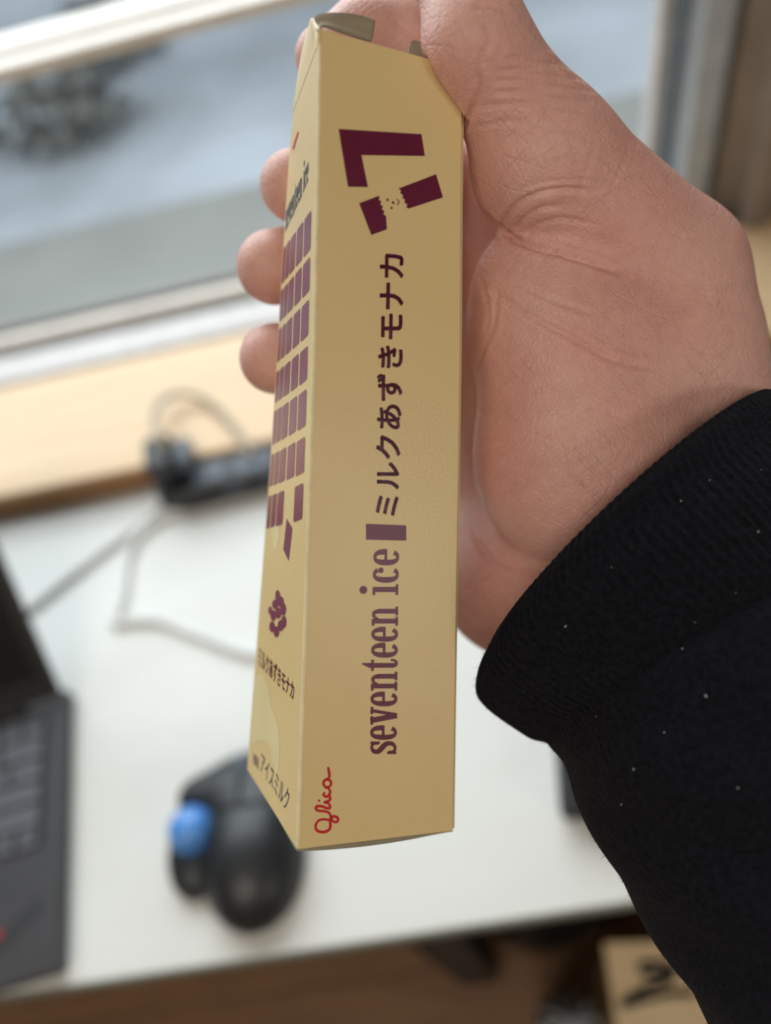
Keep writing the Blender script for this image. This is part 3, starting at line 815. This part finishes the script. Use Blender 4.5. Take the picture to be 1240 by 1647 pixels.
def font_on(face, nrm, name, txt, corners, m, bold=0.0):
    P, lo, hi = font_polys(txt)
    if bold: P = [[q + bold * np.array([math.cos(a), math.sin(a)]) for q in p] for a in np.arange(8) * PI / 4 for p in P]; lo = lo - bold; hi = hi + bold
    f = quad_map(face, *corners); d = hi - lo
    return decal(name, [[f(*((q - lo) / d)) for q in p] for p in P], face, nrm, m)

# worn fold between the two printed panels, its crease highlight painted pale
M['card_worn_highlight'] = mat('worn_card_fold_highlight', (0.85, 0.73, 0.45), 0.6, None, 300)
def worn_fold_highlight():
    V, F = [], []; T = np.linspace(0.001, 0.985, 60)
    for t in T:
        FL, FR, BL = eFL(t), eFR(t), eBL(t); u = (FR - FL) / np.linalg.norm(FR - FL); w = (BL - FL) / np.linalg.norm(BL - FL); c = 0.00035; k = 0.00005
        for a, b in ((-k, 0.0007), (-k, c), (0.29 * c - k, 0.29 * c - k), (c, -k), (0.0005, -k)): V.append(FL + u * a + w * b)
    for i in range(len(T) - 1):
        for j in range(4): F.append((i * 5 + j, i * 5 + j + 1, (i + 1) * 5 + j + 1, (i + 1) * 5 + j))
    link('worn_fold_highlight', pydata('worn_fold_highlight', cl(V), F, True), M['card_worn_highlight'], carton)
worn_fold_highlight()

# front panel print
word_on(front, nF, 'brand_lettering', 'seventeen', [(637.5, 1213), (640, 976), (598, 976), (595, 1213)], M['plum'], 0.045)
word_on(front, nF, 'brand_lettering', 'ice', [(640, 957), (641.5, 883), (601, 883), (599, 957)], M['plum'], 0.06)
decal('bar', pix_polys(front, [[(588.5, 842.5), (653, 845), (653, 869.5), (588.5, 868)]]), front, nF, M['plum'])
font_on(front, nF, 'flavour_lettering', 'ミルクあずきモナカ', [(642, 830), (651, 408), (609, 408), (601, 830)], M['plum'], 0.026)
decal('tear_mark', pix_polys(front, [[(544.5, 207.5), (677.5, 216), (683, 251), (581, 249.5), (560, 232)], [(544.5, 207.5), (560, 232), (581, 249.5), (591.5, 301), (559.5, 300.5)]]), front, nF, M['plum'])
def zig(a, b, n, amp):
    a, b = np.array(a, float), np.array(b, float); d = b - a; nn = np.array([-d[1], d[0]]) / np.linalg.norm(d)
    return [tuple(a + d * i / n + nn * (amp if i % 2 else -amp)) for i in range(n + 1)]
decal('broken_piece', pix_polys(front, [[(701, 280.5), (712, 317.5), (657, 335.5)] + zig((655, 333), (641.5, 303), 8, 1.6)]), front, nF, M['plum'])
decal('broken_piece', pix_polys(front, [[(577.5, 327), (608, 315.5)] + zig((609, 317), (619, 348), 8, 1.6) + [(622, 369), (597, 378)]]), front, nF, M['plum'])
decal('crumbs', pix_polys(front, [disc(623, 321.5, 2)[0], disc(632, 326, 2.1)[0], disc(629.5, 334.5, 1.9)[0]]) + [[inv(front, *q) for q in p] for p in stroke([(636.5, 320), (640.5, 322.5), (641, 327), (637.5, 330)], [0.8, 1.4, 1.6, 0.8], 3)], front, nF, M['plum'])
def g4(pts): return [(380 + x / 3.1, 980 + y / 3.1) for x, y in pts]
GS = [  # handwritten maker's name, reading upwards
 g4([(463, 1052), (440, 1047), (412, 1052), (396, 1074), (398, 1098), (420, 1110), (450, 1107), (467, 1090), (468, 1062), (470, 1040), (488, 1032), (506, 1042), (503, 1058), (486, 1060), (474, 1044), (470, 1028)]),
 g4([(470, 1030), (462, 1015), (440, 1007), (410, 1004), (396, 994), (402, 982), (425, 982), (448, 990), (464, 992), (466, 978), (455, 966), (436, 962)]),
 g4([(436, 962), (452, 958), (466, 950), (466, 936), (456, 926)]),
 g4([(441, 912), (434, 925), (446, 934), (462, 926), (467, 908), (460, 893)]),
 g4([(460, 893), (442, 885), (434, 866), (444, 850), (462, 850), (472, 866), (464, 884), (446, 886)]),
 g4([(448, 850), (462, 838), (463, 818), (459, 800), (458, 786)]),
]
decal('maker_signature', [[inv(front, *q) for q in p] for S in GS for p in stroke(S, [3.4, 4.3, 4.3, 3.4], 4)] + [[inv(front, *q) for q in disc(*g4([(412, 954)])[0], 2.0)[0]]], front, nF, M['red'])

# main (left) panel print
rowsy = [(342, 404), (416, 470), (484, 541), (558, 612), (627, 685.5), (703, 760), (777, 835)]
ss = [inv(left, x, 730)[0] for x in (490, 477, 474.5, 463, 460.5, 451, 449.5, 443, 441.5, 436.8)]
def cell(r, c):
    y0, y1 = rowsy[r]
    def tt(y):                                  # the print runs slightly askew on the twisted panel
        yf = y + np.interp(y, [342, 703, 835], [60, 30, 16]); xf = np.interp(yf, eBL.ys, eBL.xs)
        a, b = inv(left, 498 - (y - 342) * 0.021, y), inv(left, xf, yf)
        return lambda s: a[1] + (b[1] - a[1]) * (s - a[0]) / (b[0] - a[0])
    T0, T1 = tt(y0), tt(y1); t0, t1 = T0(0.5), T1(0.5)
    s0, s1 = ss[2 * c], min(ss[2 * c + 1], 0.985)
    ds, dt = (s1 - s0) * 0.08, (t0 - t1) * 0.05
    return [(s0 + ds, T0(s0)), (s1 - ds, T0(s1)), (s1, T0(s1) - dt), (s1, T1(s1) + dt), (s1 - ds, T1(s1)), (s0 + ds, T1(s0)), (s0, T1(s0) + dt), (s0, T0(s0) - dt)]
for r in range(7):
    for c in range(5):
        if r == 6 and c == 1: continue
        decal('wafer_cell', [cell(r, c)], left, nL, M['plum_sheen'])
decal('wafer_cell', pix_polys(left, [[(461.5, 834), (470.5, 850), (464.5, 902), (456, 884)]]), left, nL, M['plum_sheen'])
decal('bean_cluster', pix_polys(left, [disc(x, y, rx, 12, ry)[0] for x, y, rx, ry in
    [(447, 958, 4, 9), (443, 972, 5, 8), (452, 968, 5, 9), (456, 980, 4.5, 10), (448, 986, 5, 9), (440, 990, 4.5, 9), (438, 1008, 4.5, 9), (445, 1016, 4.5, 9), (452, 1006, 5, 9), (457, 1000, 4, 10), (435, 982, 3, 7)]]), left, nL, M['plum_sheen'], 0.00008)
word_on(left, nL, 'brand_lettering', 'seventeen ice', [(459.0, 374), (496, 291), (496.8, 258), (460, 340)], M['navy'], 0.06, 0.4)
font_on(left, nL, 'flavour_lettering', 'ミルクあずきモナカ', [(416, 1072), (472, 1127), (474, 1098), (417, 1038)], M['plum'], 0.015)
font_on(left, nL, 'kind_lettering', 'アイスミルク', [(419, 1240), (462, 1307), (467, 1272), (421, 1208)], M['navy'], 0.0)
font_on(left, nL, 'kind_lettering', '種類別', [(407, 1227), (416, 1238), (417, 1220), (408, 1210)], M['navy'], 0.0)
decal('maker_signature', [[inv(left, *q) for q in p] for p in stroke([(472, 240), (475, 228), (479, 216), (480, 212)], [3, 3, 2.5, 2], 3)], left, nL, M['red'])
decal('cream_swirl', pix_polys(left, [[(412, 1085), (424, 1085), (432, 1110), (437, 1140), (447, 1165), (450, 1195), (449, 1230), (446, 1247), (438, 1225), (436, 1205), (428, 1192), (418, 1190), (409, 1195), (405, 1190)]]), left, nL, M['card_pale'], 0.00004)
decal('cream_swirl', pix_polys(left, [[(436, 842), (449, 842), (449, 868), (444, 884), (439, 878)]]), left, nL, M['card_pale'], 0.00004)

# ------------------------------------------------------------------ the person: right hand and sleeve
def plane(a, b, c, inside):
    n = np.cross(b - a, c - a); n /= np.linalg.norm(n)
    if n @ (inside - a) > 0: n = -n
    return n.astype(np.float32), float(n @ a)
_c8 = {k: e(t) * 1000 for k, e, t in [('fl0', eFL, 0), ('fl1', eFL, 1), ('fr0', eFR, 0), ('fr1', eFR, 1), ('bl0', eBL, 0), ('bl1', eBL, 1), ('br0', eBR, 0), ('br1', eBR, 1)]}
_mid = np.mean(list(_c8.values()), 0)
_frm, _blm = eFR(.55) * 1000, eBL(.55) * 1000
PLN = [plane(_c8['fl0'], _c8['fr0'], _c8['fl1'], _mid), plane(_c8['fr1'], _c8['fr0'], _c8['fl1'], _mid),
       plane(_c8['fl0'], _c8['bl0'], eFL(.6) * 1000, _mid), plane(eBL(.5) * 1000, _c8['bl1'], eFL(.9) * 1000, _mid),
       plane(_c8['bl0'], _c8['br0'], _blm, _mid), plane(_c8['bl1'], _c8['br1'], _blm, _mid),
       plane(_frm, _c8['fr0'], eBR(.5) * 1000, _mid), plane(_frm, _c8['fr1'], eBR(.5) * 1000, _mid),
       plane(_c8['fl0'], _c8['fr0'], _c8['bl0'], _mid), plane(_c8['fl1'], _c8['fr1'], _c8['bl1'], _mid)]
def d_carton(p):
    d = np.full(len(p), -1e9, np.float32)
    for n, c in PLN: d = np.maximum(d, p @ n - c)
    return d

def Lm(px, py, z): return lens(px, py, float(z))     # millimetres
FINGERS = {   # (px, py, depth, radius) from knuckle to tip
 'index':  [(845, 190, 182, 10.0), (700, 52, 176, 9.0), (585, 62, 170, 8.3), (522, 92, 166, 6.6)],
 'middle': [(900, 330, 200, 11.5), (690, 275, 201, 9.8), (530, 285, 190, 8.9), (474, 299, 173, 8.1)],
 'ring':   [(890, 470, 206, 11.0), (670, 425, 207, 9.6), (500, 415, 194, 8.9), (440, 430, 176, 8.7)],
 'little': [(880, 610, 205, 10.5), (680, 575, 207, 9.0), (505, 570, 194, 8.3), (442, 577, 177, 8.4)],
}
THUMB = [(1064, 455, 166, 18.0), (880, 255, 150, 13.0), (766, 75, 138, 9.0), (738, -70, 139, 8.6), (726, -130, 141, 7.2)]
def hand_sdf(p):
    # palm: slab behind the thenar, from wrist to knuckles
    d = rcone(p, Lm(1060, 780, 186), Lm(880, 275, 191), 25, 13)
    d = smin(d, rcone(p, Lm(985, 860, 186), Lm(895, 520, 198), 25, 15), 10)
    d = smin(d, rcone(p, Lm(910, 890, 184), Lm(890, 640, 196), 18, 15), 10)
    # heel of the hand at the little-finger side
    d = smin(d, ellip(p, Lm(842, 930, 191), (22, 21, 18)), 4)
    d = smin(d, rcone(p, Lm(800, 328, 197), Lm(800, 640, 203), 10, 12), 6)
    d = smin(d, rcone(p, Lm(795, 620, 203), Lm(812, 900, 198), 12, 14), 6)
    # forearm
    d = smin(d, rcone(p, Lm(1050, 830, 180), Lm(1260, 1130, 165), 27, 28), 10)
    d = smin(d, rcone(p, Lm(945, 945, 178), Lm(1180, 1210, 160), 21, 24), 10)
    d = smin(d, rcone(p, Lm(1106, 650, 172), Lm(1300, 1020, 160), 16, 22), 10)
    # thenar eminence
    th = rcone(p, Lm(905, 560, 166), Lm(960, 720, 170), 20.5, 24)
    th = smin(th, rcone(p, Lm(880, 470, 164), Lm(1050, 560, 170), 16.5, 22), 8)
    th = smin(th, rcone(p, Lm(1062, 440, 168), Lm(1106, 640, 172), 15.5, 17), 8)
    th = smin(th, rcone(p, Lm(885, 740, 168), Lm(985, 800, 173), 17, 21), 8)
    th = smin(th, rcone(p, Lm(910, 800, 167), Lm(1000, 835, 172), 15, 19), 8)
    d = smin(d, th, 2.5)
    # thumb
    t = None
    for a, b in zip(THUMB[:-1], THUMB[1:]):
        q = rcone(p, Lm(*a[:3]), Lm(*b[:3]), a[3], b[3]); t = q if t is None else smin(t, q, 5)
    t = smin(t, ellip(p, Lm(1080, 432, 168), (12, 12, 13)), 8)
    t = smin(t, ellip(p, Lm(850, 285, 152), (10.5, 9.5, 13)), 5)
    d = smin(d, t, 3.0)
    for ch in FINGERS.values():
        f = None
        for a, b in zip(ch[:-1], ch[1:]):
            q = rcone(p, Lm(*a[:3]), Lm(*b[:3]), a[3], b[3]); f = q if f is None else smin(f, q, 2.0)
        d = smin(d, f, 2.0)
    return smax(d, -(d_carton(p) - 0.25), 0.8)

CREASES = [   # (points in the picture plane on the near skin, depth mm, half width px)
 ([(778, 345), (800, 364), (826, 384), (862, 398), (905, 408), (950, 422), (992, 436)], 1.5, 6.5),
 ([(806, 366), (818, 344), (838, 324), (868, 310), (910, 304), (958, 308)], 0.8, 5.5),
 ([(822, 375), (842, 352), (868, 336), (905, 330)], 0.5, 5),
 ([(846, 392), (858, 368), (880, 356), (910, 352), (960, 362)], 0.4, 5),
 ([(784, 462), (830, 494), (878, 522), (930, 548), (985, 578), (1050, 592)], 0.75, 5.5),
 ([(826, 452), (868, 474), (915, 492), (965, 508)], 0.55, 5),
 ([(742, 214), (756, 182), (770, 146), (768, 104)], 0.8, 6),
 ([(800, 462), (794, 520), (778, 560), (764, 600)], 0.5, 5),
 ([(772, 440), (786, 500), (780, 540)], 0.4, 4.5),
 ([(760, 858), (776, 884), (800, 912), (842, 922), (884, 926)], 1.0, 6),
 ([(796, 912), (812, 940), (822, 970)], 0.5, 5),
 ([(752, 640), (800, 668), (852, 690), (905, 704)], 0.3, 5),
 ([(770, 700), (830, 722), (895, 738)], 0.3, 5),
 ([(810, 96), (846, 92), (890, 98), (932, 118)], 0.6, 5),
 ([(800, 114), (845, 112), (890, 116), (944, 132)], 0.55, 5),
 ([(796, 130), (850, 130), (900, 134), (954, 148)], 0.5, 5),
 ([(790, 150), (840, 148), (895, 150), (950, 162)], 0.4, 5),
 ([(770, 172), (830, 166), (890, 170), (960, 184)], 0.35, 5),
 ([(780, 40), (790, 62), (775, 90), (782, 112)], 0.5, 6),
 ([(762, 12), (790, 10), (822, 20)], 0.7, 6),
 ([(758, 205), (820, 196), (880, 204), (940, 214)], 0.3, 5),
 ([(960, 235), (945, 268), (935, 300), (930, 335)], 0.3, 4.5),
 ([(1010, 245), (990, 290), (975, 330)], 0.25, 4.5),
 ([(880, 262), (930, 250), (990, 262)], 0.25, 4.5),
 ([(830, 306), (880, 292), (940, 290), (1000, 300)], 0.3, 4.5),
]
def build_person():
    V, F = surface_nets(hand_sdf, (-46, -122, 112), (118, 62, 236), 0.62)
    V = relax(V, F, 2, 0.5)
    N = normals(V, F)
    X = CX + FPX * V[:, 0] / V[:, 2]; Y = CY + FPX * V[:, 1] / V[:, 2]
    facing = np.clip(-np.einsum('ij,ij->i', N, V) / np.linalg.norm(V, axis=1) * 3, 0, 1) * (V[:, 2] < 182)
    disp = np.zeros(len(V))
    for pts, dep, hw in CREASES:
        hw *= 0.85
        P = catmull(pts, 10)
        best = np.full(len(V), 1e9); par = np.zeros(len(V))
        for i in range(len(P) - 1):
            a, b = P[i], P[i + 1]; ab = b - a; L2 = ab @ ab + 1e-9
            t = np.clip(((X - a[0]) * ab[0] + (Y - a[1]) * ab[1]) / L2, 0, 1)
            dd = (X - a[0] - t * ab[0]) ** 2 + (Y - a[1] - t * ab[1]) ** 2
            m = dd < best; best[m] = dd[m]; par[m] = (i + t[m]) / (len(P) - 1)
        fade = np.clip(np.minimum(par, 1 - par) * 5 + 0.25, 0, 1)
        disp -= 1.4 * dep * fade * (np.exp(-best / (hw * hw)) - 0.35 * np.exp(-best / (hw * hw * 6.5)))
    V = V + N * (disp * facing)[:, None]
    W = l2w(V / 1000)
    O = l2w(lens(1000, 600, 0.175))
    person = link('person', np_mesh('person', W - O, F), M['skin']); person.location = tuple(O)
    tag(person, 'hand in a black knit sleeve gripping the cream carton', 'person')
    P0 = O
    # nails on the far side of the visible finger ends
    for k in ('middle', 'ring', 'little'):
        x, y, z, r = FINGERS[k][-1]
        c = Lm(x, y, z); ax = Lm(*FINGERS[k][-1][:3]) - Lm(*FINGERS[k][-2][:3]); ax /= np.linalg.norm(ax)
        out = np.array([-0.30, 0.0, 0.95]); out -= ax * (out @ ax); out /= np.linalg.norm(out); sd = np.cross(ax, out)
        Vn, Fn = [], []
        for i in range(9):
            for j in range(9):
                u, v = (i / 8 - .5), (j / 8 - .5)
                th = v * 1.5; w = 1 - 0.25 * (abs(u) * 2) ** 3
                Vn.append(c + ax * (u * 9 - 4.5) + (out * math.cos(th * w) + sd * math.sin(th * w)) * (r + 0.25 - 0.9 * max(0, u) ** 2))
        for i in range(8):
            for j in range(8): Fn.append((i * 9 + j, i * 9 + j + 1, (i + 1) * 9 + j + 1, (i + 1) * 9 + j))
        nl = link('nail', pydata('nail', l2w(np.array(Vn) / 1000) - P0, Fn, True), M['nail'], person)
        s = nl.modifiers.new('t', 'SOLIDIFY'); s.thickness = 0.0004
    # sleeve: rings between a lower-left and an upper-right silhouette point
    RG = [((780, 1064, 163), (1250, 640, 160)), ((772, 1110, 163), (1282, 690, 158)), ((786, 1136, 162), (1320, 735, 156)),
          ((846, 1180, 160), (1400, 830, 152)), ((903, 1220, 157), (1480, 920, 148)), ((934, 1290, 154), (1560, 1010, 144)),
          ((993, 1385, 150), (1650, 1110, 140)), ((1072, 1510, 145), (1760, 1230, 135)), ((1147, 1650, 140), (1900, 1400, 130)), ((1270, 1880, 132), (2050, 1600, 122))]
    A = catmull([Lm(*a) for a, b in RG], 14); B = catmull([Lm(*b) for a, b in RG], 14); n = len(A); seg = 560
    dist = np.concatenate([[0], np.cumsum(np.linalg.norm(np.diff((A + B) / 2, axis=0), axis=1))])
    th = np.linspace(0, 2 * PI, seg, endpoint=False); rows = []
    C0 = (A + B) / 2; ax_all = np.gradient(C0, axis=0)
    ax0 = C0[40] - C0[0]; ax0 /= np.linalg.norm(ax0)
    for i in range(n):
        c = C0[i]; e1 = (A[i] - B[i]) / 2; r1 = np.linalg.norm(e1); e1 = e1 / r1
        ax = 0.5 * ax0 + 0.5 * ax_all[i] / np.linalg.norm(ax_all[i]); ax /= np.linalg.norm(ax)
        ax = ax + np.array([0, 0, -0.22]); e2 = np.cross(ax, e1); e2 /= np.linalg.norm(e2)
        if e2[2] > 0: e2 = -e2
        r2 = min(r1 * 0.74, 31 + dist[i] * 0.12)
        s = dist[i]
        rib = 0.34 * np.cos(th * 134) * (1 if s < 28 else max(0.12, 1 - (s - 28) / 6))
        roll = -1.6 * math.exp(-(s / 1.6) ** 2)
        cuffline = -0.9 * math.exp(-((s - 30) / 2.0) ** 2) + 1.2 * (1 / (1 + math.exp(-(s - 33) / 2.0)))
        wr = 0.8 * np.sin(3 * th + s * 0.11) * min(1, s / 40) + 0.6 * np.sin(7 * th - s * 0.23) * min(1, max(0, s - 25) / 30)
        rr = rib + roll + cuffline + wr
        rows.append(c + (e1 * (r1 + 0)) * np.cos(th)[:, None] + e2 * r2 * np.sin(th)[:, None] + (e1 * np.cos(th)[:, None] + e2 * np.sin(th)[:, None]) * rr[:, None])
    # rolled mouth of the cuff going back inside
    ring0 = rows[0]; cen = ring0.mean(0); dirx = (rows[6].mean(0) - cen); dirx /= np.linalg.norm(dirx)
    inner = [cen + (ring0 - cen) * f + dirx * g for f, g in ((0.90, 14), (0.91, 6), (0.925, 2), (0.945, 0.2), (0.972, -0.5))]
    rows = inner + rows; n = len(rows)
    Vs = np.vstack(rows); I = np.arange(n * seg).reshape(n, seg); J = np.roll(I, -1, 1)
    Fs = np.stack([I[:-1], J[:-1], J[1:], I[1:]], -1).reshape(-1, 4)
    if np.einsum('ij,ij->i', normals(Vs, Fs), Vs - np.repeat(np.array([r.mean(0) for r in rows]), seg, 0))[len(Vs) // 2:].mean() < 0: Fs = Fs[:, ::-1]
    slv = link('sleeve', np_mesh('sleeve', l2w(Vs / 1000) - P0, Fs), M['knit'], person); slv['label'] = 'black ribbed knit sleeve cuff'
    # fuzz and lint on the knit
    Ns = normals(Vs, Fs); V2, F2 = [], []
    for k in rng.choice(np.arange(7 * seg, len(Vs)), 5200):
        p = Vs[k]; nn = Ns[k] + rng.normal(size=3) * 0.8; nn /= np.linalg.norm(nn); ln = rng.uniform(0.5, 1.5)
        sd = np.cross(nn, rng.normal(size=3)); sd /= np.linalg.norm(sd); q = len(V2); mid = p + nn * ln * .6; end = mid + (nn + rng.normal(size=3) * .7) * ln * .4
        V2 += [p - sd * .03, p + sd * .03, mid + sd * .022, mid - sd * .022, end]; F2 += [(q, q + 1, q + 2, q + 3), (q + 3, q + 2, q + 4)]
    fz = link('fuzz', pydata('fuzz', l2w(np.array(V2) / 1000) - P0, F2), M['knit'], slv); fz['kind'] = 'stuff'
    V2, F2 = [], []
    vis = np.arange(7 * seg, len(Vs)); XX = CX + FPX * Vs[:, 0] / Vs[:, 2]; YY = CY + FPX * Vs[:, 1] / Vs[:, 2]
    spots = [(985, 910), (1138, 774), (1095, 807), (1225, 755), (1218, 852), (1115, 1001), (1100, 1045), (1067, 1176), (1136, 1120), (1184, 955), (912, 1008), (1020, 1235), (1000, 1290), (1190, 1270), (960, 1150)]
    for sx, sy in spots:
        dd = (XX - sx) ** 2 + (YY - sy) ** 2 + (Ns[:, 2] > 0) * 1e6; k = int(np.argmin(dd)); p = Vs[k] + Ns[k] * 0.25
        s = rng.uniform(0.16, 0.34); a = rng.normal(size=3); a /= np.linalg.norm(a); b = np.cross(a, Ns[k]); q = len(V2)
        V2 += [p - a * s, p + b * s * .6, p + a * s, p - b * s * .6, p + Ns[k] * s * .6]
        F2 += [(q, q + 1, q + 4), (q + 1, q + 2, q + 4), (q + 2, q + 3, q + 4), (q + 3, q, q + 4)]
    lt = link('lint', pydata('lint', l2w(np.array(V2) / 1000) - P0, F2), M['lint'], slv); lt['kind'] = 'stuff'
    # sparse short hairs on the wrist side
    V2, F2 = [], []
    cand = np.where((X > 1150) & (Y > 330) & (Y < 640) & (V[:, 2] < 190))[0]
    for k in rng.choice(cand, 34):
        p = V[k]; d0 = N[k] * 0.55 + np.array([0.45, -0.75, -0.1]) + rng.normal(size=3) * 0.25; d0 /= np.linalg.norm(d0); ln = rng.uniform(1.0, 2.6)
        sd = np.cross(d0, rng.normal(size=3)); sd /= np.linalg.norm(sd); q = len(V2); m_ = p + d0 * ln * .6; e_ = p + d0 * ln + np.array([0.2, -0.5, 0]) * ln * 0.3
        V2 += [p - sd * .018, p + sd * .018, m_ + sd * .022, m_ - sd * .022, e_]; F2 += [(q, q + 1, q + 2, q + 3), (q + 3, q + 2, q + 4)]
    hr = link('arm_hair', pydata('arm_hair', l2w(np.array(V2) / 1000) - P0, F2), M['hair'], person); hr['kind'] = 'stuff'
build_person()
